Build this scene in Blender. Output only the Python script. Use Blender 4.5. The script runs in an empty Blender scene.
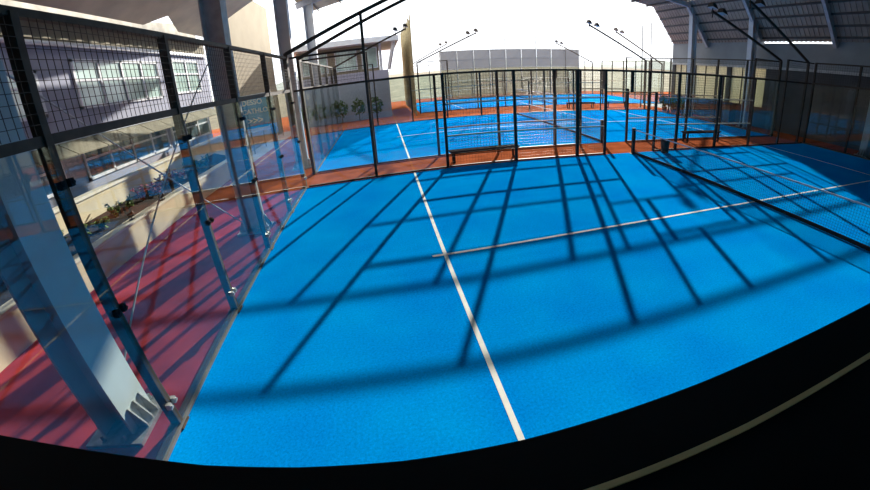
import bpy, math, random
from mathutils import Vector, Matrix
random.seed(7)
S = bpy.context.scene
COL = S.collection
H3, H4 = 2.64, 3.53            # top of the glass, top of the end mesh

# ------------------------------------------------------------------ materials
MATS = {}
def nodes(name):
    m = bpy.data.materials.new(name); m.use_nodes = True
    nt = m.node_tree; nt.nodes.clear()
    out = nt.nodes.new('ShaderNodeOutputMaterial')
    return m, nt, out
def mat(name, col, rough=.6, metal=0., var=.12, scale=6., bump=0., bscale=60., spec=.15, col2=None):
    m, nt, out = nodes(name)
    b = nt.nodes.new('ShaderNodeBsdfPrincipled')
    nt.links.new(b.outputs[0], out.inputs[0])
    b.inputs['Roughness'].default_value = rough
    b.inputs['Metallic'].default_value = metal
    b.inputs['Specular IOR Level'].default_value = spec
    tc = nt.nodes.new('ShaderNodeTexCoord')
    n = nt.nodes.new('ShaderNodeTexNoise'); n.inputs['Scale'].default_value = scale; n.inputs['Detail'].default_value = 5
    nt.links.new(tc.outputs['Object'], n.inputs['Vector'])
    r = nt.nodes.new('ShaderNodeValToRGB')
    c2 = col2 or tuple(min(1, c*(1+var)) for c in col)
    c1 = tuple(c*(1-var) for c in col)
    r.color_ramp.elements[0].position = .35; r.color_ramp.elements[0].color = (*c1, 1)
    r.color_ramp.elements[1].position = .65; r.color_ramp.elements[1].color = (*c2, 1)
    nt.links.new(n.outputs['Fac'], r.inputs[0]); nt.links.new(r.outputs[0], b.inputs['Base Color'])
    if bump:
        n2 = nt.nodes.new('ShaderNodeTexNoise'); n2.inputs['Scale'].default_value = bscale; n2.inputs['Detail'].default_value = 3
        nt.links.new(tc.outputs['Object'], n2.inputs['Vector'])
        bp = nt.nodes.new('ShaderNodeBump'); bp.inputs['Strength'].default_value = bump; bp.inputs['Distance'].default_value = .02
        nt.links.new(n2.outputs['Fac'], bp.inputs['Height']); nt.links.new(bp.outputs[0], b.inputs['Normal'])
    MATS[name] = m
    return m
def turf_mat():
    m, nt, out = nodes('blue_turf')
    b = nt.nodes.new('ShaderNodeBsdfPrincipled'); nt.links.new(b.outputs[0], out.inputs[0])
    b.inputs['Roughness'].default_value = .85; b.inputs['Specular IOR Level'].default_value = .0
    tc = nt.nodes.new('ShaderNodeTexCoord')
    big = nt.nodes.new('ShaderNodeTexNoise'); big.inputs['Scale'].default_value = .9; big.inputs['Detail'].default_value = 4
    fine = nt.nodes.new('ShaderNodeTexNoise'); fine.inputs['Scale'].default_value = 38; fine.inputs['Detail'].default_value = 4; fine.inputs['Roughness'].default_value = .8
    for n in (big, fine): nt.links.new(tc.outputs['Object'], n.inputs['Vector'])
    r1 = nt.nodes.new('ShaderNodeValToRGB')
    r1.color_ramp.elements[0].position = .3; r1.color_ramp.elements[0].color = (.0, .31, .90, 1)
    r1.color_ramp.elements[1].position = .7; r1.color_ramp.elements[1].color = (.0, .41, .98, 1)
    nt.links.new(big.outputs['Fac'], r1.inputs[0])
    r2 = nt.nodes.new('ShaderNodeValToRGB')
    r2.color_ramp.elements[0].position = .3; r2.color_ramp.elements[0].color = (.50, .53, .60, 1)
    r2.color_ramp.elements[1].position = .7; r2.color_ramp.elements[1].color = (1, 1, 1, 1)
    nt.links.new(fine.outputs['Fac'], r2.inputs[0])
    mx = nt.nodes.new('ShaderNodeMixRGB'); mx.blend_type = 'MULTIPLY'; mx.inputs[0].default_value = 1
    nt.links.new(r1.outputs[0], mx.inputs[1]); nt.links.new(r2.outputs[0], mx.inputs[2])
    nt.links.new(mx.outputs[0], b.inputs['Base Color'])
    bp = nt.nodes.new('ShaderNodeBump'); bp.inputs['Strength'].default_value = .25; bp.inputs['Distance'].default_value = .008
    nt.links.new(fine.outputs['Fac'], bp.inputs['Height']); nt.links.new(bp.outputs[0], b.inputs['Normal'])
    MATS['blue_turf'] = m
def glass_mat(name, tint, ior=1.5, rough=.0):
    m, nt, out = nodes(name)
    tr = nt.nodes.new('ShaderNodeBsdfTransparent'); tr.inputs[0].default_value = (*tint, 1)
    gl = nt.nodes.new('ShaderNodeBsdfGlossy'); gl.inputs['Roughness'].default_value = rough; gl.inputs[0].default_value = (.95, 1, 1, 1)
    fr = nt.nodes.new('ShaderNodeFresnel')
    ge = nt.nodes.new('ShaderNodeNewGeometry'); mr = nt.nodes.new('ShaderNodeMapRange')   # same reflectance entering and leaving the pane
    mr.inputs['To Min'].default_value = ior; mr.inputs['To Max'].default_value = 1/ior
    nt.links.new(ge.outputs['Backfacing'], mr.inputs['Value']); nt.links.new(mr.outputs[0], fr.inputs[0])
    mx = nt.nodes.new('ShaderNodeMixShader')
    nt.links.new(fr.outputs[0], mx.inputs[0]); nt.links.new(tr.outputs[0], mx.inputs[1]); nt.links.new(gl.outputs[0], mx.inputs[2])
    nt.links.new(mx.outputs[0], out.inputs[0]); MATS[name] = m
def screen_mat(name, col, clear):
    m, nt, out = nodes(name)
    tr = nt.nodes.new('ShaderNodeBsdfTransparent')
    d = nt.nodes.new('ShaderNodeBsdfDiffuse'); d.inputs[0].default_value = (*col, 1)
    t2 = nt.nodes.new('ShaderNodeBsdfTranslucent'); t2.inputs[0].default_value = (*col, 1)
    ad = nt.nodes.new('ShaderNodeMixShader'); ad.inputs[0].default_value = .35
    nt.links.new(d.outputs[0], ad.inputs[1]); nt.links.new(t2.outputs[0], ad.inputs[2])
    mx = nt.nodes.new('ShaderNodeMixShader'); mx.inputs[0].default_value = clear
    nt.links.new(ad.outputs[0], mx.inputs[1]); nt.links.new(tr.outputs[0], mx.inputs[2])
    nt.links.new(mx.outputs[0], out.inputs[0]); MATS[name] = m
turf_mat()
glass_mat('court_glass', (.95, .975, .968), 1.5)
mat('white_line', (.86, .86, .78), .8, var=.06)
mat('crimson_court', (.42, .045, .04), .95, spec=0, var=.22, scale=1.6, bump=.15, bscale=90)
mat('red_court', (.40, .105, .042), .95, spec=0, var=.22, scale=1.6, bump=.15, bscale=90)
mat('dark_steel', (.066, .048, .034), .62, .1, var=.25, scale=9, spec=.3)
mat('fascia', (.46, .43, .38), .9, var=.2, scale=3, spec=0)
mat('channel', (.14, .15, .15), .7)
mat('brown_column', (.70, .66, .61), .6)
mat('mid_rail', (.62, .55, .42), .8, spec=0)
mat('yellow_lit_header', (.26, .20, .09), .7, 0)  # yellowish light on the gate header, put into its base colour
mat('wire', (.05, .042, .035), .5, .4)
mat('column_paint', (.62, .69, .68), .5, .0, var=.08, scale=2)
mat('grey_column', (.66, .67, .68), .55, .0, var=.08, scale=2)
mat('galvanised', (.52, .52, .50), .4, .6, var=.2, scale=14)
mat('soffit', (.82, .72, .54), .8, var=.1, scale=1.5)
mat('roof_sheet', (.46, .36, .29), .6, .1, var=.1, scale=2)
mat('purlin', (.10, .09, .09), .6, .2)
mat('rafter', (.55, .54, .56), .6, .1)
mat('grey_wall', (.30, .31, .31), .8, var=.07, scale=1.2)
mat('dark_wall', (.10, .095, .09), .8, var=.2, scale=.8)
mat('pale_band', (.55, .53, .50), .7)
mat('lilac', (.36, .37, .45), .8, var=.05, scale=1)
mat('cream', (.66, .56, .38), .85, var=.09, scale=2.2, bump=.1, bscale=30)
mat('cream_cap', (.74, .69, .56), .8, var=.06)
mat('beige', (.31, .26, .185), .85, var=.06, scale=1)
mat('tan', (.25, .22, .16), .8, var=.12, scale=3)
mat('white_frame', (.72, .73, .76), .5)
mat('window_glass', (.10, .15, .17), .08, 0, var=.3, scale=1.2, spec=.9)
mat('sky_tinted_glass', (.46, .60, .54), .12, 0, var=.25, scale=1.3, spec=.9)  # pale teal base colour stands in for bright sky reflected in the panes
mat('soil', (.026, .02, .017), .95, var=.4, scale=7, bump=.5, bscale=25)
mat('leaf', (.10, .15, .035), .7, var=.5, scale=9)
mat('red_leaf', (.30, .06, .03), .7, var=.5, scale=9)
mat('stem', (.12, .07, .035), .8)
mat('bench_steel', (.04, .038, .04), .95, 0, spec=0)
mat('bench_white', (.62, .60, .57), .5)
mat('net_black', (.03, .03, .033), .7)
mat('net_tape', (.58, .58, .60), .7)
mat('black_rim', (.006, .006, .007), .6, spec=.12)
mat('brass', (.85, .66, .30), .5, .0, var=.08)
mat('banner_blue', (.03, .30, .62), .6, var=.05)
mat('banner_white', (.84, .84, .80), .6, var=.02)
mat('lamp_glass', (.55, .58, .60), .2, var=.05)
mat('tan_screen', (.36, .29, .16), .85, var=.2, scale=8)
mat('olive', (.23, .185, .125), .95, var=.25, scale=.6)
mat('hazed_hill', (.55, .58, .50), .95, var=.1, scale=.1)  # distance haze is put into this pale base colour
mat('concrete', (.42, .40, .37), .9, var=.12, scale=1)
mat('brown', (.13, .085, .06), .7, var=.2)
mat('hedge', (.10, .16, .05), .9, var=.4, scale=12)
screen_mat('pale_sheet', (.80, .74, .56), 0)
screen_mat('grey_screen', (.27, .26, .26), .10)
screen_mat('olive_screen', (.25, .24, .17), .30)

# ------------------------------------------------------------------ mesh helpers
class MB:
    def __init__(s): s.v = []; s.f = []
    def quadbox(s, c8):
        b = len(s.v); s.v += [tuple(c) for c in c8]
        for f in ((0,3,2,1),(4,5,6,7),(0,1,5,4),(1,2,6,5),(2,3,7,6),(3,0,4,7)): s.f.append(tuple(b+i for i in f))
        return s
    def box(s, x0, x1, y0, y1, z0, z1):
        return s.quadbox([(x0,y0,z0),(x1,y0,z0),(x1,y1,z0),(x0,y1,z0),(x0,y0,z1),(x1,y0,z1),(x1,y1,z1),(x0,y1,z1)])
    def bar(s, p, q, w, h=None, up=(0,0,1)):
        h = h or w; p = Vector(p); q = Vector(q); d = (q-p).normalized(); u = Vector(up)
        if abs(d.dot(u)) > .98: u = Vector((1,0,0))
        a = d.cross(u).normalized()*w/2; b = a.cross(d).normalized()*h/2
        return s.quadbox([p-a-b, p+a-b, p+a+b, p-a+b, q-a-b, q+a-b, q+a+b, q-a+b])
    def tube(s, p, q, r, n=10, r2=None, caps=True):
        p = Vector(p); q = Vector(q); r2 = r if r2 is None else r2; d = (q-p).normalized(); u = Vector((0,0,1))
        if abs(d.dot(u)) > .98: u = Vector((1,0,0))
        a = d.cross(u).normalized(); c = a.cross(d); b = len(s.v)
        for P, R_ in ((p, r), (q, r2)):
            for i in range(n):
                t = 2*math.pi*i/n; s.v.append(tuple(P + a*math.cos(t)*R_ + c*math.sin(t)*R_))
        for i in range(n):
            j = (i+1) % n; s.f.append((b+i, b+j, b+n+j, b+n+i))
        if caps:
            s.f.append(tuple(b+i for i in range(n))[::-1]); s.f.append(tuple(b+n+i for i in range(n)))
        return s
    def prism(s, poly, axis, a0, a1):
        """closed polygon (list of 2-D points) extruded along an axis"""
        def P(t, a):
            return {0: (a, t[0], t[1]), 1: (t[0], a, t[1]), 2: (t[0], t[1], a)}[axis]
        b = len(s.v); n = len(poly)
        s.v += [P(t, a0) for t in poly] + [P(t, a1) for t in poly]
        for i in range(n):
            j = (i+1) % n; s.f.append((b+i, b+j, b+n+j, b+n+i))
        s.f.append(tuple(b+i for i in range(n))[::-1]); s.f.append(tuple(b+n+i for i in range(n)))
        return s
    def sheet(s, pts, thick):
        """extrude a planar 4-gon by thickness along its normal"""
        p = [Vector(x) for x in pts]; n = (p[1]-p[0]).cross(p[2]-p[0]).normalized()*thick
        return s.quadbox(p + [x+n for x in p])
    def build(s, name, m, parent=None, bevel=0, smooth=False):
        off = Vector((0,0,0))
        pr = parent
        while pr is not None:
            off += pr.location; pr = pr.parent
        me = bpy.data.meshes.new(name)
        me.from_pydata([tuple(Vector(v)-off) for v in s.v], [], s.f); me.update()
        import bmesh
        bm = bmesh.new(); bm.from_mesh(me); bmesh.ops.recalc_face_normals(bm, faces=bm.faces); bm.to_mesh(me); bm.free()
        me.materials.append(MATS[m])
        o = bpy.data.objects.new(name, me); COL.objects.link(o)
        if parent: o.parent = parent
        if bevel:
            md = o.modifiers.new('bevel', 'BEVEL'); md.width = bevel; md.segments = 2; md.limit_method = 'ANGLE'
        if smooth:
            for p in me.polygons: p.use_smooth = True
        return o
def tag(o, label=None, cat=None, group=None, kind=None):
    if label: o['label'] = label
    if cat: o['category'] = cat
    if group: o['group'] = group
    if kind: o['kind'] = kind
    return o
def thing(name, label, cat, loc, group=None, kind=None):
    o = bpy.data.objects.new(name, None); COL.objects.link(o); o.location = loc; o.empty_display_size = .2
    return tag(o, label, cat, group, kind)
def struct(name, mb, m, label=None, cat=None, **k):
    return tag(mb.build(name, m, **k), label, cat, kind='structure')

def wires(mb, o, u, w, lu, lw, step, r):
    """welded wire grid on the rectangle o + a*u + b*w"""
    o = Vector(o); u = Vector(u); w = Vector(w); n = u.cross(w)
    def stick(p, q, side):
        a = side*r; b = n*r; k = len(mb.v)
        mb.v += [tuple(x) for x in (p-a-b, p+a-b, p+a+b, p-a+b, q-a-b, q+a-b, q+a+b, q-a+b)]
        for f in ((0,1,5,4),(1,2,6,5),(2,3,7,6),(3,0,4,7)): mb.f.append(tuple(k+i for i in f))
    na = max(1, round(lu/step)); nb = max(1, round(lw/step))
    for i in range(1, na): stick(o+u*(lu*i/na), o+u*(lu*i/na)+w*lw, u)
    for j in range(1, nb): stick(o+w*(lw*j/nb), o+w*(lw*j/nb)+u*lu, w)
    return mb

# ------------------------------------------------------------------ setting: ground and courts
struct('floor_left', MB().box(-3.45, -.02, -2.6, 9.95, -.25, -.012), 'crimson_court', 'crimson floor outside the left end glass', 'floor')
struct('floor', MB().box(-.02, 22.15, -2.6, 26.3, -.25, -.0121).box(-3.45, -.02, 9.95, 26.3, -.25, -.0121), 'red_court', 'red court surround under the canopy', 'floor')
struct('floor_outside', MB().box(-30, 60, 26.3, 42, -.3, -.013), 'red_court', 'red walkway around the farthest court', 'floor')
struct('floor_terrace', MB().box(22.15, 60, -2.6, 26.3, -.3, -.013), 'concrete', 'pale paving outside the right hand wall', 'floor')
struct('floor_yard', MB().box(-30, -3.45, -2.6, 26.3, -.3, -.013), 'concrete', 'pale paving beside the clubhouse', 'floor')
def court(name, x0, y0, label, yl=5, yr=5):
    t = struct(name, MB().box(x0, x0+20, y0, y0+10, -.012, 0), 'blue_turf', label, 'court')
    l = MB()
    for X in (3.05, 16.95): l.box(x0+X-.028, x0+X+.028, y0+.03, y0+9.97, .0, .003)
    l.quadbox([(x0+2.85, y0+yl-.028, .0005), (x0+16.95, y0+yr-.028, .0005), (x0+16.95, y0+yr+.028, .0005), (x0+2.85, y0+yl+.028, .0005),
               (x0+2.85, y0+yl-.028, .0035), (x0+16.95, y0+yr-.028, .0035), (x0+16.95, y0+yr+.028, .0035), (x0+2.85, y0+yl+.028, .0035)])
    l.build('court_line', 'white_line', t)
court('floor_court', 0, 0, 'blue turf court nearest the camera', 4.79, 5.06)
court('floor_court_middle', 0, 11.8, 'blue turf court beyond the first fence')
court('floor_court_far', 4.9, 26.3, 'farthest blue turf court in front of the screen')

# ------------------------------------------------------------------ fences
PW = .075
def end_fence(X, y0, label, out, detail, group=None):
    """10 m end wall along y: glass below, wire above; out = -1/+1 is the outer side"""
    t = thing('end_fence', label, 'fence', (X, y0+5, 0), group)
    ys = [y0+2*i for i in range(6)]
    xi = X + out*.055
    for i, Y in enumerate(ys):
        p = MB().box(xi-.05, xi+.05, Y-.035, Y+.035, 0, H4)
        p.box(xi-.09, xi+.09, Y-.08, Y+.08, 0, .014)
        o = p.build('post', 'dark_steel', t, bevel=.004 if detail else 0)
        if detail:
            for zz in (.28, 1.3, 2.35):
                for s_ in (-1, 1):
                    c = MB().box(X-.02, X+.03, Y+s_*.045-.02, Y+s_*.045+.02, zz-.03, zz+.03)
                    c.tube((X+.025, Y+s_*.047, zz), (X+.045, Y+s_*.047, zz), .014, 8)
                    c.build('glass_clip', 'bench_steel' if zz > .5 else 'galvanised', o)
    r = MB()
    for zz, h in ((H4, .06), (H3+.03, .075)):
        r.box(xi-.035, xi+.035, y0-.035, y0+10.035, zz-h/2, zz+h/2)
    r.build('rail', 'dark_steel', t)
    MB().box(xi-.03, xi+.03, y0-.03, y0+10.03, 0, .05).build('bottom_rail', 'dark_steel', t)
    MB().box(X-.035, X+.012, y0, y0+10, -.012, .03).build('base_channel', 'channel', t)
    for i in range(5):
        MB().box(X-.006, X+.006, ys[i]+.012, ys[i+1]-.012, .05, H3-.01).build('glass_panel', 'court_glass', t)
        wires(MB(), (X, ys[i]+.03, H3+.07), (0,1,0), (0,0,1), 1.94, H4-H3-.1, .072 if detail else .1, .0022 if detail else .0025).build('wire_mesh', 'wire', t)
    return t
def side_fence(Y, x0, label, out, step, tall0=None):
    t = thing('side_fence', label, 'fence', (x0+10, Y, 0))
    yo = Y + out*.04
    def px(i, h, w=PW): MB().box(x0+i-w/2, x0+i+w/2, yo-.035, yo+.035, 0, h).build('post', 'dark_steel', t)
    for i in (2, 4, 6, 8, 9, 11, 12, 14, 16, 18):
        h = H3
        if i == 2: h = tall0 or H4
        if i == 18: h = H4
        if i == 11: h = 1.98
        px(i, h, .095 if i in (8, 14, 12) else PW)
    MB().box(x0+9.95, x0+10.05, yo-.03, yo+.03, 1.98, H3).build('mullion', 'dark_steel', t)
    top = MB().box(x0+.06, x0+19.94, yo-.03, yo+.03, H3-.027, H3+.027)
    for a, b in ((.06, 2), (18, 19.94)): top.box(x0+a, x0+b, yo-.025, yo+.025, H4-.05, H4)
    top.build('rail', 'dark_steel', t)
    g = MB().box(x0+8.96, x0+11.04, yo-.02, yo+.02, 1.965, 2.0); g.build('gate_header', 'yellow_lit_header', t)
    lo = MB()
    for a, b in ((.06, 9), (11, 19.94)): lo.box(x0+a, x0+b, yo-.025, yo+.025, 0, .045)
    lo.build('bottom_rail', 'dark_steel', t)
    mid = MB()
    for a, b in ((4, 9), (11, 16)):
        for zz in (.9, 1.8): mid.box(x0+a, x0+b, yo-.025, yo+.025, zz-.019, zz+.019)
    mid.build('mid_rail', 'mid_rail', t)
    for a in (0, 2, 16, 18):
        MB().box(x0+a+.05, x0+a+1.95, Y-.005, Y+.005, .05, H3-.03).build('glass_panel', 'court_glass', t)
    for a in (0, 18):
        wires(MB(), (x0+a+.06, yo, H3+.03), (1,0,0), (0,0,1), 1.9, H4-H3-.08, step, .002).build('wire_mesh', 'wire', t)
    for a, b in ((4, 6), (6, 8), (8, 9), (11, 12), (12, 14), (14, 16)):
        wires(MB(), (x0+a+.03, yo, .05), (1,0,0), (0,0,1), b-a-.06, H3-.08, step, .0016).build('wire_mesh', 'wire', t)
    return t
end_fence(0, 0, 'glass end fence on the left of the nearest court, wire mesh on top', -1, True)
end_fence(20, 0, 'glass end fence of the nearest court before the dark right wall', 1, False)
end_fence(0, 11.8, 'glass end fence on the left of the middle court, by the banner', -1, False)
end_fence(20, 11.8, 'glass end fence of the middle court before the pale openings', 1, False)
end_fence(24.9, 26.3, 'far right glass end fence of the outdoor court, beyond the roof edge', 1, False)
side_fence(10, 0, 'long dark fence with a gate opening along the far edge of the nearest court', 1, .085, 4.42)
side_fence(11.74, 0, 'second long fence, just behind the benches, on the near side of the middle court', -1, .1)
side_fence(21.8, 0, 'long fence on the far side of the middle court', 1, .1)
side_fence(26.3, 4.9, 'near side fence of the farthest outdoor court', -1, .12)
side_fence(36.3, 4.9, 'far side fence of the outdoor court, right before the tall screen', 1, .12)

# tall tan fence seen almost edge-on at the left end of the far court
t = thing('tall_screen_fence', 'tall tan netting fence seen edge-on left of the far court', 'fence', (4.5, 31, 0))
for i in range(8):
    Y = 25.2+i*1.5
    MB().tube((4.5, Y, 0), (4.5, Y, 6.6), .045, 8).build('post', 'tan_screen', t)
for i in range(7):
    Y = 25.2+i*1.5
    n = MB(); k = 14
    for j in range(k):
        y0, y1 = Y+.06+1.38*j/k, Y+.06+1.38*(j+1)/k
        dx0, dx1 = .03*math.sin(j*1.3), .03*math.sin((j+1)*1.3)
        n.quadbox([(4.47+dx0, y0, .1), (4.475+dx0, y0, .1), (4.475+dx1, y1, .1), (4.47+dx1, y1, .1),
                   (4.47+dx0, y0, 6.3), (4.475+dx0, y0, 6.3), (4.475+dx1, y1, 6.3), (4.47+dx1, y1, 6.3)])
    n.build('netting', 'tan_screen', t)

# ------------------------------------------------------------------ nets
def net(x, y0, label):
    t = thing('court_net', label, 'net', (x, y0+5, 0))
    for Y in (y0+.06, y0+9.86):
        p = MB().box(x-.045, x+.045, Y-.045, Y+.045, 0, .84); p.box(x-.09, x+.09, Y-.09, Y+.09, 0, .012)
        p.build('post', 'dark_steel', t, bevel=.006)
    n = MB(); seg = 20
    def zt(u): return .80-.05*(1-(2*u-1)**2)
    wires(n, (x, y0+.11, .02), (0,1,0), (0,0,1), 9.7, .70, .055, .0016)
    n.build('net_mesh', 'net_black', t)
    tp = MB()
    for i in range(seg):
        a, b = i/seg, (i+1)/seg; ya, yb = y0+.11+9.7*a, y0+.11+9.7*b
        tp.quadbox([(x-.006, ya, zt(a)-.034), (x+.006, ya, zt(a)-.034), (x+.006, yb, zt(b)-.034), (x-.006, yb, zt(b)-.034),
                    (x-.006, ya, zt(a)), (x+.006, ya, zt(a)), (x+.006, yb, zt(b)), (x-.006, yb, zt(b))])
    tp.build('top_tape', 'net_tape', t)
    MB().box(x-.005, x+.005, y0+.11, y0+9.81, .004, .085).build('bottom_tape', 'net_black', t)
net(10, 0, 'black net with grey top tape across the nearest court')
net(10, 11.8, 'black net across the middle court behind the gate')
net(14.9, 26.3, 'black net across the farthest outdoor court')

# ------------------------------------------------------------------ light masts
def light_mast(x, y, za, xe, ze, label):
    t = thing('floodlight_mast', label, 'floodlight', (x, y, 0), 'floodlight masts at the court corners')
    MB().box(x-.045, x+.045, y-.045, y+.045, 0, za).build('mast', 'dark_steel', t)
    s = 1 if xe > x else -1
    MB().bar((x, y, za-.03), (xe+s*.25, y, ze+(ze-za)/abs(xe-x)*.25), .07, .09).build('arm', 'dark_steel', t)
    for k in (0, 1):
        cx = xe + s*(-.34 + .56*k); cy = y; cz = ze + .17 + (.10 if k else -.06)
        h = MB()
        h.quadbox([(cx-.14, cy-.17, cz-.02), (cx+.14, cy-.17, cz-.10), (cx+.14, cy+.17, cz-.10), (cx-.14, cy+.17, cz-.02),
                   (cx-.09, cy-.12, cz+.13), (cx+.09, cy-.12, cz+.07), (cx+.09, cy+.12, cz+.07), (cx-.09, cy+.12, cz+.13)])
        h.bar((cx, y, ze-.08+(cx-xe)*.4), (cx, cy, cz), .035)
        for q in range(3): h.box(cx-.07+q*.055, cx-.055+q*.055, cy-.10, cy+.10, cz+.05, cz+.15)
        f = h.build('floodlight', 'dark_steel', t)
        MB().quadbox([(cx-.125, cy-.15, cz-.034), (cx+.125, cy-.15, cz-.106), (cx+.125, cy+.15, cz-.106), (cx-.125, cy+.15, cz-.034),
                      (cx-.125, cy-.15, cz-.022), (cx+.125, cy-.15, cz-.094), (cx+.125, cy+.15, cz-.094), (cx-.125, cy+.15, cz-.022)]).build('lens', 'lamp_glass', f)
    return t
light_mast(-.06, 10.16, 3.66, 4.3, 5.42, 'floodlight mast at the left corner of the nearest court, arm rising right')
light_mast(-.04, 11.62, 3.60, 4.3, 5.45, 'floodlight mast at the left corner of the middle court, just behind the first arm')
light_mast(-.16, 21.98, 3.61, 3.75, 5.24, 'floodlight mast before the far clubhouse, at the left rear of the middle court')
light_mast(19.7, 10.16, 3.55, 15.7, 5.37, 'black floodlight mast at the right corner of the nearest court before the grey wall')
light_mast(19.75, 11.62, 3.59, 15.25, 5.1, 'black floodlight mast just left of the frontmost one, under the canopy')
light_mast(19.72, 21.98, 3.39, 15.47, 5.38, 'floodlight mast at the right rear of the middle court against the sky')
light_mast(4.86, 26.12, 3.5, 8.75, 5.2, 'floodlight mast beside the tall tan netting fence, twin lamps against the sky')
light_mast(4.9, 36.5, 3.5, 8.45, 5.25, 'farthest left floodlight mast, lamps just left of the big grey screen')
light_mast(24.6, 26.12, 3.3, 20.2, 5.5, 'floodlight mast on the right of the outdoor court, against the sky by the roof')
light_mast(23.9, 36.5, 3.4, 20.0, 5.18, 'farthest right floodlight mast, lamps over the end of the grey screen')

for x, y, h, lab in ((20.3, 23.2, 5.9, 'slim dark pole on the orange walkway left of the roof edge'), (20.9, 36.8, 5.4, 'slim pole just right of the big grey screen, against the sky'), (21.4, 23.6, 6.2, 'slim pole nearest the roof edge against the sky')):
    t = thing('slim_pole', lab, 'pole', (x, y, 0), 'slim poles against the sky')
    MB().tube((x, y, 0), (x, y, h), .045, 8, .03).build('shaft', 'dark_steel', t); MB().box(x-.12, x+.12, y-.12, y+.12, -.012, .02).build('base_plate', 'galvanised', t)

# ------------------------------------------------------------------ benches and bin
def bench(x0, x1, y, h, m, label):
    t = thing('bench', label, 'bench', ((x0+x1)/2, y, 0), 'benches between the courts')
    s = MB()
    for k in range(3): s.box(x0, x1, y-.17+k*.12, y-.07+k*.12, h-.035, h)
    s.box(x0+.02, x1-.02, y-.15, y+.15, h-.06, h-.035)
    s.build('seat', m, t)
    for X in (x0+.12, x1-.12):
        l = MB().box(X-.025, X+.025, y-.15, y-.10, 0, h-.05).box(X-.025, X+.025, y+.10, y+.15, 0, h-.05)
        l.box(X-.025, X+.025, y-.15, y+.15, .0, .03); l.build('leg', m, t)
bench(4.15, 6.25, 10.6, .36, 'bench_steel', 'dark bench between the two fences, left of the gate, by the nearest court')
bench(13.4, 15.4, 11.15, .42, 'bench_steel', 'black bench between the fences right of the waste bin')
bench(14.2, 16.3, 23.2, .42, 'bench_steel', 'small bench on the orange walkway behind the middle court')
bench(17.4, 19.2, 23.4, .42, 'bench_steel', 'rightmost bench on the orange walkway behind the middle court')
t = thing('waste_bin', 'small black waste bin on the blue turf beside the net post', 'bin', (11.25, 9.72, 0))
b = MB(); n = 16
b.tube((11.25, 9.72, 0), (11.25, 9.72, .40), .125, n, .16)
b.build('body', 'dark_steel', t)
r = MB(); 
for i in range(n):
    a0, a1 = 2*math.pi*i/n, 2*math.pi*(i+1)/n
    def P(a, R_, z): return (11.25+R_*math.cos(a), 9.72+R_*math.sin(a), z)
    r.quadbox([P(a0,.15,.40), P(a0,.172,.40), P(a1,.172,.40), P(a1,.15,.40), P(a0,.15,.43), P(a0,.172,.43), P(a1,.172,.43), P(a1,.15,.43)])
r.build('rim', 'bench_steel', t)

# ------------------------------------------------------------------ steel columns
def hcol(x, y, h, m, label, flange=.30, depth=.42, group='steel columns of the canopy'):
    t = thing('steel_column', label, 'column', (x, y, 0), group)
    z0 = .03
    s = MB()
    s.box(x-depth/2, x-depth/2+.028, y-flange/2, y+flange/2, z0, h)
    s.box(x+depth/2-.028, x+depth/2, y-flange/2, y+flange/2, z0, h)
    s.box(x-depth/2+.028, x+depth/2-.028, y-.011, y+.011, z0, h)
    s.build('shaft', m, t)
    b = MB().box(x-depth/2-.14, x+depth/2+.14, y-flange/2-.12, y+flange/2+.12, -.012, z0)
    b.build('base_plate', 'galvanised', t)
    for sx in (-1, 1):
        for k in (-1, 0, 1):
            X0 = x+sx*depth/2; Y = y+k*.11
            MB().prism([(X0, z0), (X0+sx*.12, z0), (X0+sx*.12, z0+.04), (X0+sx*.02, z0+.24), (X0, z0+.24)], 1, Y-.008, Y+.008).build('stiffener', 'galvanised', t)
    for sy in (-1, 1):
        for k in (-1, 1):
            bo = MB(); X = x+k*.13; Y = y+sy*(flange/2+.07)
            bo.tube((X, Y, z0), (X, Y, z0+.02), .028, 6).tube((X, Y, z0+.02), (X, Y, z0+.07), .014, 8)
            bo.build('anchor_bolt', 'galvanised', t)
    return t
hcol(-.66, 2.08, 6.85, 'column_paint', 'large blue-grey steel column leaning into view at the lower left', .40, .36)
hcol(-.66, 7.2, 6.85, 'brown_column', 'pale steel column seen through the left glass, second from the camera')
hcol(-.66, 13.0, 6.85, 'grey_column', 'steel column at the left corner between the two nearest courts')
hcol(-.66, 18.5, 6.85, 'grey_column', 'left steel column before the far clubhouse')
hcol(20.75, 7.5, 6.6, 'column_paint', 'pale steel column at the right edge behind the dark end glass')
hcol(21.05, 14.4, 6.3, 'grey_column', 'pale column under the canopy between the two black floodlight arms')
hcol(20.6, 18.5, 6.7, 'grey_column', 'tall pale column under the canopy next to the bright sky')

def cables(y0, za0, za1, y1, zb0, zb1, label):
    t = thing('cross_brace', label, 'cable', (-.66, (y0+y1)/2, 0))
    MB().tube((-.70, y0, za0), (-.70, y1, za1), .011, 8).build('cable', 'galvanised', t)
    MB().tube((-.62, y0, zb0), (-.62, y1, zb1), .011, 8).build('cable', 'galvanised', t)
cables(2.26, 3.42, .12, 7.02, .42, 3.75, 'crossed steel cables between the two nearest left columns')

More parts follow.
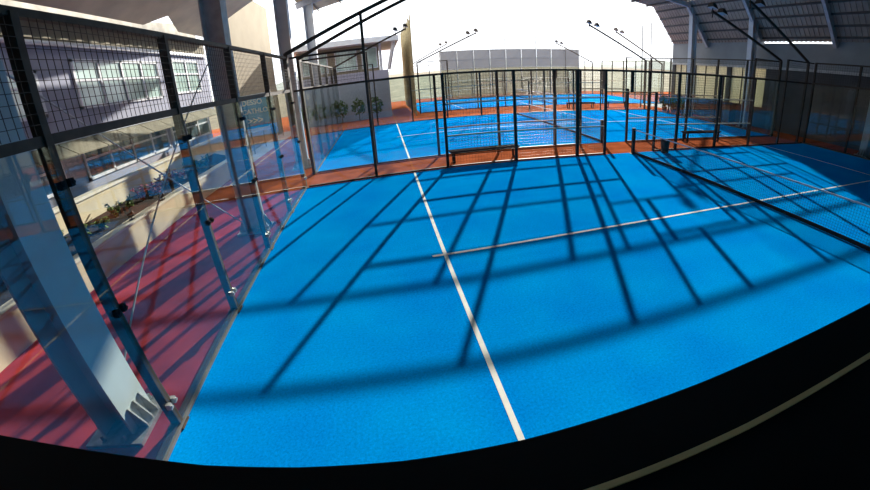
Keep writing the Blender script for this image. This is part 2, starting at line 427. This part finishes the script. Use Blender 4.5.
# ------------------------------------------------------------------ canopy roof
YE, YB = 21.8, -2.6
prof = [(-1.2, 6.72), (1.2, 7.25), (6, 7.45), (13, 7.45), (17.7, 7.3), (20.1, 6.95), (21.9, 4.62)]
def roof_run(a, b, y0, y1, m, name, amp=.03, pitch=.25):
    """trapezoid-corrugated sheet with ribs running down the slope a-b"""
    (xa, za), (xb, zb) = a, b
    mb = MB(); L = math.hypot(xb-xa, zb-za); nx, nz = -(zb-za)/L, (xb-xa)/L
    n = int((y1-y0)/pitch); top = .05
    for i in range(n):
        ya = y0+(y1-y0)*i/n; yb = y0+(y1-y0)*(i+1)/n; yc = (ya+yb)/2
        for (p, q, o) in ((ya, yc, 0), (yc, yb, amp)):
            mb.quadbox([(xa+nx*o, p, za+nz*o), (xb+nx*o, p, zb+nz*o), (xb+nx*o, q, zb+nz*o), (xa+nx*o, q, za+nz*o),
                        (xa+nx*top, p, za+nz*top), (xb+nx*top, p, zb+nz*top), (xb+nx*top, q, zb+nz*top), (xa+nx*top, q, za+nz*top)])
    return mb.build(name, m)
for i in range(len(prof)-1):
    o = roof_run(prof[i], prof[i+1], YB, YE, 'roof_sheet' if i > 1 else 'soffit', 'ceiling')
    tag(o, 'corrugated canopy roof over the courts', 'roof', kind='structure')
sof = MB()
ys_ = [(YB, 0), (10.9, 0), (11.5, .16), (13.0, 0), (15.0, 0)]        # open notch in the eaves
for (ya, ta), (yb, tb) in zip(ys_, ys_[1:]):
    def E(t_): return (-4.25+3.05*t_, 5.24+1.48*t_)
    (x1, z1), (x2, z2) = E(ta), E(tb)
    sof.quadbox([(-1.2, ya, 6.72), (x1, ya, z1), (x2, yb, z2), (-1.2, yb, 6.72), (-1.2, ya, 6.78), (x1, ya, z1+.06), (x2, yb, z2+.06), (-1.2, yb, 6.78)])
struct('ceiling_left', sof, 'soffit', 'brown soffit over the clubhouse front', 'roof')
fas = MB()
for (ya, za), (yb, zb) in zip([(YB, 5.75), (10.2, 5.75), (11.0, 5.42), (13.4, 5.62)], [(10.2, 5.75), (11.0, 5.42), (13.4, 5.62), (15, 5.7)]):
    fas.quadbox([(-4.62, ya, 5.08), (-4.56, ya, 5.08), (-4.56, yb, 5.08), (-4.62, yb, 5.08), (-4.62, ya, za), (-4.56, ya, za), (-4.56, yb, zb), (-4.62, yb, zb)])
struct('trim_5', fas, 'fascia', 'grey fascia under the brown soffit', 'trim')
pu = MB()
def lerp(a, b, t): return (a[0]+(b[0]-a[0])*t, a[1]+(b[1]-a[1])*t)
for i, (n, k0) in enumerate(((2,0),(4,0),(5,0),(4,0),(2,0),(5,0))):
    for k in range(n):
        x, z = lerp(prof[i], prof[i+1], (k+.5)/n)
        pu.box(x-.035, x+.035, YB, YE-.05, z-.10, z-.005)
struct('ceiling_purlin', pu, 'purlin', 'dark purlins under the canopy roof', 'roof')
for y in (2.0, 6.1, 10.2, 14.35, 18.45):
    rf = MB()
    for i in range(len(prof)-1):
        a, b = prof[i], prof[i+1]
        rf.bar((a[0], y, a[1]-.22), (b[0], y, b[1]-.22), .16, .26)
    struct('ceiling_rafter', rf, 'rafter' , 'pale steel rafter under the canopy roof', 'beam')

# ------------------------------------------------------------------ right wall
struct('wall_right', MB().box(21.92, 22.15, YB, YE, 3.3, 4.54), 'grey_wall', 'grey upper wall under the canopy on the right', 'wall')
struct('wall_right_eaves', MB().box(21.93, 22.14, YB, 10.25, 4.54, 4.76).box(21.93, 22.14, 15.3, YE, 4.54, 4.76), 'grey_wall', 'top strip of the grey right wall', 'wall')
w = MB().box(21.92, 22.15, YB, 14.0, 0, 3.3).box(21.93, 22.14, 14.0, YE, 0, 1.1)
for Y in (16.6, 19.6, 21.6): w.box(21.92, 22.15, Y-.12, Y+.2, 0, 3.3)
struct('wall_right_lower', w, 'dark_wall', 'dark lower wall behind the right end glass', 'wall')
struct('trim_1', MB().box(21.80, 21.92, YB, YE, 3.2, 3.32), 'pale_band', 'pale ledge along the right wall', 'trim')
k = 0
for ya, yb in ((14.0, 16.48), (16.8, 19.48), (19.8, 21.48)):  # panels added to close the openings: keep direct sun out, look bright by transmission
    k += 1
    o = struct('window_%d' % (6+k), MB().box(22.00, 22.06, ya, yb, 1.1, 3.3), 'pale_sheet', 'added translucent panel closing an opening in the lower right wall, number %d from the camera' % k, 'window')
    f = MB()
    for q in range(4): Y = ya+(yb-ya)*q/3; f.box(21.95, 22.00, Y-.025, Y+.025, 1.1, 3.3)
    f.build('glazing_bar', 'dark_steel', o)
t = thing('kiosk_counter', 'brown counter by the right wall behind the middle court', 'counter', (21.0, 16.0, 0))
MB().box(20.75, 21.3, 15.3, 16.8, -.012, 1.12).build('body', 'brown', t); MB().box(20.68, 21.36, 15.2, 16.9, 1.12, 1.18).build('worktop', 'dark_steel', t)
for k in range(3):
    Y = 19.35+k*.93
    t = thing('potted_shrub', 'dark leafy shrub in the row by the pale wall panels on the right', 'shrub', (20.9, Y, 0), 'shrubs by the right wall')
    f = MB()
    for _ in range(150):
        v = Vector((random.gauss(0,1), random.gauss(0,1), random.gauss(0,1))).normalized()*random.uniform(.15, .38)
        c = Vector((20.9, Y, .68))+v; d = Vector((random.gauss(0,1), random.gauss(0,1), random.gauss(0,1))).normalized()
        f.bar(c-d*.07, c+d*.07, .08, .006, up=(random.random(), random.random(), .5))
    f.build('foliage', 'hedge', t); MB().tube((20.9, Y, .2), (20.9, Y, .7), .025, 6).build('stem', 'stem', t)
    MB().tube((20.9, Y, -.012), (20.9, Y, .3), .15, 14, .2).build('pot', 'brown', t)

# ------------------------------------------------------------------ clubhouse on the left
CY1 = 16.3
struct('wall_left', MB().box(-5.45, -5.2, YB, CY1, 0, 2.45), 'lilac', 'lilac ground floor wall of the clubhouse', 'wall')
struct('wall_left_upper', MB().box(-5.2, -4.9, YB, CY1, 2.45, 5.12), 'lilac', 'lilac upper floor wall of the clubhouse', 'wall')
struct('wall_left_attic', MB().box(-4.91, -4.88, YB, CY1, 4.72, 5.12), 'tan', 'tan cladding above the clubhouse gutter', 'wall')
def window(n, x, y0, y1, z0, z1, cols, transom, m, label):
    fr = MB(); w_ = .035
    fr.box(x, x+.05, y0, y0+w_*2, z0, z1).box(x, x+.05, y1-w_*2, y1, z0, z1).box(x, x+.05, y0, y1, z0, z0+w_*2).box(x, x+.05, y0, y1, z1-w_*2, z1)
    for i in range(1, cols):
        Y = y0+(y1-y0)*i/cols; fr.box(x, x+.05, Y-w_, Y+w_, z0, z1)
    if transom: fr.box(x, x+.045, y0, y1, transom-w_*.8, transom+w_*.8)
    o = struct('window_%d' % n, fr, 'white_frame', label, 'window')
    MB().box(x+.005, x+.015, y0+.01, y1-.01, z0+.01, z1-.01).build('pane', m, o)
window(1, -5.2, 3.4, 7.62, 1.5, 2.32, 4, 2.0, 'window_glass', 'dark ground floor window left of the lilac pillar')
window(2, -5.2, 8.35, 12.6, 1.5, 2.32, 4, 2.0, 'window_glass', 'dark ground floor window right of the lilac pillar')
window(3, -5.2, 12.9, 16.1, 1.5, 2.32, 3, 2.0, 'window_glass', 'dark ground floor window at the far end of the clubhouse')
window(4, -4.9, 3.6, 7.35, 3.12, 4.1, 4, 3.75, 'sky_tinted_glass', 'pale upper window nearest the camera')
window(5, -4.9, 8.45, 12.35, 3.18, 4.35, 4, 3.85, 'sky_tinted_glass', 'pale upper window in the middle of the clubhouse')
window(6, -4.9, 13.3, 15.4, 3.25, 4.45, 2, 3.95, 'sky_tinted_glass', 'pale upper window at the far end of the clubhouse')
aw = thing('awning', 'tan seamed awning over the ground floor windows of the clubhouse', 'awning', (-4.88, 7, 2.5))
ny = 17
for i in range(ny):
    y0 = YB+.3+(CY1-YB-.6)*i/ny; y1 = YB+.3+(CY1-YB-.6)*(i+1)/ny-.04
    MB().quadbox([(-4.885, y0, 2.50), (-4.42, y0, 2.22), (-4.42, y1, 2.22), (-4.885, y1, 2.50), (-4.885, y0, 2.53), (-4.42, y0, 2.25), (-4.42, y1, 2.25), (-4.885, y1, 2.53)]).build('awning_panel', 'tan', aw)
MB().box(-4.89, -4.85, YB+.3, CY1-.3, 2.54, 2.58).build('awning_frame', 'white_frame', aw)
g = MB().tube((-4.81, YB+.2, 4.66), (-4.81, CY1, 4.66), .055, 10)
tag(g.build('trim_4', 'white_frame', smooth=True), 'white gutter pipe along the top of the clubhouse front', 'pipe', kind='structure')
# sheet roof of the clubhouse
rs = MB()
for i in range(72):
    y0 = YB+(CY1-YB)*i/72; y1 = YB+(CY1-YB)*(i+1)/72; o = .03*(i % 2)
    rs.quadbox([(-4.5, y0, 5.10+o), (-9, y0, 6.3+o), (-9, y1, 6.3+o), (-4.5, y1, 5.10+o), (-4.5, y0, 5.14+o), (-9, y0, 6.34+o), (-9, y1, 6.34+o), (-4.5, y1, 5.14+o)])
struct('ceiling_clubhouse', rs, 'galvanised', 'corrugated sheet roof of the clubhouse', 'roof')
# planter
pl = MB().box(-3.70, -3.45, YB, 14.5, -.012, .58)
struct('wall_planter', pl, 'cream', 'low cream planter wall along the red floor', 'wall')
struct('trim_2', MB().box(-3.73, -3.42, YB, 14.5, .58, .625), 'cream_cap', 'pale coping of the low planter wall', 'trim')
struct('floor_soil', MB().prism([(-4.50, -.012), (-3.70, -.012), (-3.70, .54), (-4.50, .82)], 1, YB, 14.5), 'soil', 'dark soil in the planter', 'floor')
struct('wall_planter_back', MB().box(-4.72, -4.50, YB, 16, -.012, 1.30), 'cream', 'cream wall behind the planter', 'wall')
struct('trim_3', MB().box(-4.75, -4.46, YB, 16, 1.30, 1.36), 'cream_cap', 'pale coping of the wall behind the planter', 'trim')
for k in range(15):
    Y = 4.6+k*.58+random.uniform(-.12, .12); X = -4.1+random.uniform(-.18, .18); red = k in (7, 8, 9, 10, 11)
    h = random.uniform(.24, .42); zs = .54+(-3.70-X)*.35
    lab = 'reddish leafy plant in the planter soil' if red else 'low green leafy plant in the dark planter soil'
    t = thing('planter_plant', lab, 'plant', (X, Y, zs), 'red plants in the planter' if red else 'green plants in the planter')
    f = MB(); st = MB()
    for q in range(5):
        a = random.uniform(0, 6.28); tip = Vector((X+.16*math.cos(a), Y+.16*math.sin(a), zs+h*random.uniform(.6, 1)))
        st.tube((X, Y, zs-.02), tip, .008, 5)
        for w_ in range(11):
            c = Vector((X, Y, zs)).lerp(tip, random.uniform(.3, 1.05)); d = Vector((random.gauss(0,1), random.gauss(0,1), random.gauss(0,.5))).normalized()
            f.bar(c, c+d*.10, .05, .004, up=(random.random()-.5, random.random()-.5, 1))
    f.build('foliage', 'red_leaf' if red else 'leaf', t); st.build('stem', 'stem', t)
# two cable reels / spotlights on the planter wall coping
for Y in (7.3, 8.7):
    t = thing('wall_spotlight', 'small dark spotlight on the planter coping, %s' % ('nearer one' if Y < 8 else 'farther one'), 'lamp', (-3.57, Y, .625), 'spotlights on the planter coping')
    MB().box(-3.62, -3.52, Y-.05, Y+.05, .625, .65).tube((-3.57, Y, .65), (-3.57, Y, .70), .012, 6).build('foot', 'dark_steel', t)
    MB().tube((-3.63, Y-.03, .73), (-3.50, Y+.03, .76), .045, 10, .06).build('head', 'dark_steel', t)

# tall beige wall, banner
bw = MB().box(-4.9, -4.6, 17.4, 26.2, 0, 8.2)
struct('wall_beige', bw, 'beige', 'tall beige wall beyond the clubhouse, half in sun', 'wall')
t = thing('handrail', 'beige handrail on the low ramp before the tall beige wall', 'handrail', (-4.1, 20, 0))
for Y in (18.2, 20.2, 22.2, 24.2): MB().tube((-4.1, Y, 0), (-4.1, Y, 2.2+.12*(Y-18)), .035, 8).build('post', 'beige', t)
for dz in (0, -.5): MB().bar((-4.1, 18.2, 2.2+dz), (-4.1, 24.2, 2.92+dz), .06).build('rail', 'beige', t)
bt = thing('banner', 'blue and white sports banner with white lettering and three arrows', 'banner', (-2.95, 16, 0))
MB().box(-3.6, -2.32, 16.0, 16.03, 1.38, 2.62).build('cloth', 'banner_blue', bt)
MB().box(-3.6, -2.32, 15.998, 16.032, 2.62, 2.78).build('header', 'banner_white', bt)
MB().box(-3.6, -2.32, 15.998, 16.032, 1.24, 1.38).build('hem', 'banner_white', bt)
for X in (-3.66, -2.26): MB().tube((X, 16.015, -.012), (X, 16.015, 2.85), .03, 8).build('pole', 'dark_steel', bt)
def text(body, x, z, size, name):
    cu = bpy.data.curves.new(name, 'FONT'); cu.body = body; cu.size = size; cu.extrude = .003; cu.align_x = 'LEFT'; cu.offset = .006
    o = bpy.data.objects.new(name, cu); COL.objects.link(o); cu.materials.append(MATS['banner_white'])
    me = bpy.data.meshes.new_from_object(o); bpy.data.objects.remove(o); o = bpy.data.objects.new(name, me); COL.objects.link(o)
    o.parent = bt; o.location = (x+2.95, -.006, z); o.rotation_euler = (math.pi/2, 0, 0)
text('DESSO', -3.53, 2.36, .30, 'lettering'); text('CATHLON', -3.56, 2.0, .28, 'lettering'); text('>>>', -3.40, 1.56, .40, 'lettering')

# far clubhouse
c = thing('far_clubhouse', 'lilac two-storey clubhouse with flat overhanging roof beyond the left corner', 'building', (.2, 27.5, 0))
MB().box(-3.5, 2.95, 26.6, 34, -.012, 3.25).build('wall', 'lilac', c)
MB().box(-3.2, 2.4, 27.2, 34, 3.25, 5.1).build('upper_wall', 'beige', c)
for a, b in ((-2.9, -1.1), (-.6, .9), (1.2, 2.3)):
    f = MB().box(a, b, 27.12, 27.2, 3.45, 4.9).build('window_frame', 'white_frame', c); MB().box(a+.07, b-.07, 27.10, 27.13, 3.52, 4.83).build('pane', 'sky_tinted_glass', f)
MB().box(-4.0, 3.75, 25.9, 34.5, 5.1, 5.45).build('roof', 'grey_column', c)
for X in (-3.3, 3.0): MB().bar((X, 26.7, 3.25), (X+(.45 if X > 0 else -.3), 26.2, 5.1), .14, .22).build('roof_strut', 'white_frame', c)
MB().box(2.42, 2.6, 27.0, 27.2, 3.25, 5.1).build('corner_pillar', 'white_frame', c)
for k in range(5):
    X = -2.7+k*1.15
    t = thing('clubhouse_shrub', 'green shrub at the foot of the far clubhouse', 'shrub', (X, 25.9, 0), 'shrubs before the far clubhouse')
    f = MB()
    for _ in range(160):
        v = Vector((random.gauss(0,1), random.gauss(0,.7), random.gauss(0,1))).normalized()*random.uniform(.25, .48)
        p = Vector((X, 25.9, .95))+Vector((v.x, v.y*.7, v.z*1.2)); d = Vector((random.gauss(0,1), random.gauss(0,1), random.gauss(0,1))).normalized()
        f.bar(p-d*.08, p+d*.08, .09, .006, up=(random.random(), random.random(), .5))
    f.build('foliage', 'hedge', t); MB().tube((X, 25.9, -.012), (X, 25.9, .8), .03, 6).build('stem', 'stem', t)

# ------------------------------------------------------------------ big grey screen behind the far court
t = thing('wind_screen', 'large grey wind screen on a steel frame behind the farthest court', 'screen', (15.2, 37.2, 0))
sx0, sx1, n = 8.1, 22.7, 9
for i in range(n+1):
    X = sx0+(sx1-sx0)*i/n
    MB().tube((X, 37.3, 0), (X, 37.3, 6.4 if i in (4, 6) else 4.75), .06, 8).build('post', 'galvanised', t)
    if i < n:
        x1 = X+(sx1-sx0)/n
        MB().box(X+.05, x1-.05, 37.18, 37.2, 2.95, 4.7).build('upper_panel', 'grey_screen', t)
        MB().box(X+.05, x1-.05, 37.18, 37.2, .1, 2.9).build('lower_panel', 'olive_screen', t)
        MB().bar((X, 37.35, 2.95), (x1, 37.35, 4.7), .05).build('brace', 'galvanised', t)
rl = MB()
for z in (.1, 1.6, 2.93, 3.8, 4.72): rl.box(sx0, sx1, 37.22, 37.27, z-.03, z+.03)
rl.build('rail', 'galvanised', t)
gb = MB(); gx = 40
gb.quadbox([(-60, 42, -.3), (120, 42, -.3), (120, 90, -.3), (-60, 90, -.3), (-60, 42, 0), (120, 42, 0), (120, 90, 3.2), (-60, 90, 3.2)])
struct('terrain', gb, 'olive', 'dry grass bank beyond the courts', 'ground')
hl = MB(); N = 60
for i in range(N):
    xa = -130+340*i/N; xb = -130+340*(i+1)/N
    ha = 4.6+1.2*math.sin(i*.7)+.7*math.sin(i*1.9); hb = 4.6+1.2*math.sin((i+1)*.7)+.7*math.sin((i+1)*1.9)
    hl.quadbox([(xa, 90, -.3), (xb, 90, -.3), (xb, 125, -.3), (xa, 125, -.3), (xa, 95, ha), (xb, 95, hb), (xb, 120, hb), (xa, 120, ha)])
struct('hill', hl, 'hazed_hill', 'treeline on the horizon with haze put into its pale colour', 'hill')

# ------------------------------------------------------------------ viewing parapet in front of the camera
edge = [(-3.0, .75), (.2, .18), (1.0, .035), (1.48, -.054), (1.77, -.105), (2.0, -.145), (2.16, -.164), (2.32, -.178), (2.5, -.186), (2.84, -.19), (3.2, -.188), (3.6, -.185), (5, -.16), (9, -.1)]
ZP = 2.172
p = thing('parapet', 'black parapet of the viewing deck curving along the bottom of the view', 'parapet', (2.4, -.4, 0))
p['kind'] = 'structure'
body = MB(); cop = MB(); br = MB()
for i in range(len(edge)-1):
    (xa, ya), (xb, yb) = edge[i], edge[i+1]
    body.quadbox([(xa, ya-.28, -.012), (xb, yb-.28, -.012), (xb, yb-.04, -.012), (xa, ya-.04, -.012), (xa, ya-.28, ZP-.05), (xb, yb-.28, ZP-.05), (xb, yb-.04, ZP-.05), (xa, ya-.04, ZP-.05)])
    cop.quadbox([(xa, ya-.36, ZP-.05), (xb, yb-.36, ZP-.05), (xb, yb, ZP-.05), (xa, ya, ZP-.05), (xa, ya-.36, ZP), (xb, yb-.36, ZP), (xb, yb-.006, ZP), (xa, ya-.006, ZP)])
    br.quadbox([(xa, ya-.124, ZP), (xb, yb-.124, ZP), (xb, yb-.114, ZP), (xa, ya-.114, ZP), (xa, ya-.124, ZP+.003), (xb, yb-.124, ZP+.003), (xb, yb-.114, ZP+.003), (xa, ya-.114, ZP+.003)])
body.build('body', 'black_rim', p); cop.build('coping', 'black_rim', p); br.build('brass_strip', 'brass', p)['label'] = 'thin brass strip'
struct('wall_front', MB().box(-5.4, 22.15, YB-.25, YB, 0, 7.4), 'dark_wall', 'unseen dark wall added behind the viewing deck to block sky light', 'wall')  # unseen, added to keep sky light from behind off the parapet
struct('floor_deck', MB().box(-5.4, 22.15, YB, -.75, .9, 1.05), 'dark_wall', 'dark floor of the viewing deck', 'floor')

# ------------------------------------------------------------------ light and camera
w = bpy.data.worlds.new('sky'); S.world = w; w.use_nodes = True
bg = w.node_tree.nodes['Background']; bg.inputs[0].default_value = (.93, .96, 1.0, 1); bg.inputs[1].default_value = 2.35
sd = bpy.data.lights.new('sun', 'SUN'); sd.energy = 9.6; sd.color = (1.0, .95, .86); sd.angle = math.radians(.7)
so = bpy.data.objects.new('sun', sd); COL.objects.link(so)
so.rotation_euler = Vector((3.24, 7.75, 2.64)).to_track_quat('Z', 'Y').to_euler()
so.location = (10, 30, 20)

cam = bpy.data.cameras.new('camera'); co = bpy.data.objects.new('camera', cam); COL.objects.link(co); S.camera = co
QC = (2.3689, -0.5316, 2.672); QR = (1.16104, 0.05346, -0.22994)
co.location = QC; co.rotation_euler = QR
cam.type = 'PANO'; cam.panorama_type = 'FISHEYE_LENS_POLYNOMIAL'; cam.fisheye_fov = math.radians(200)
cam.sensor_fit = 'HORIZONTAL'; cam.sensor_width = 36
K = (-0.05924782674581042, -0.0007960668743363414, 6.966739111137916e-05, -9.722377606372588e-07)
cam.fisheye_polynomial_k0 = 0
cam.fisheye_polynomial_k1, cam.fisheye_polynomial_k2, cam.fisheye_polynomial_k3, cam.fisheye_polynomial_k4 = K
cam.shift_x, cam.shift_y = (-0.04328, -0.02805)
cam.clip_start = .02; cam.clip_end = 500

S.view_settings.view_transform = 'Standard'; S.view_settings.look = 'None'; S.view_settings.gamma = 1; S.view_settings.exposure = 0
S.view_settings.use_curve_mapping = False
S.cycles.max_bounces = 10; S.cycles.transparent_max_bounces = 40; S.cycles.use_denoising = True
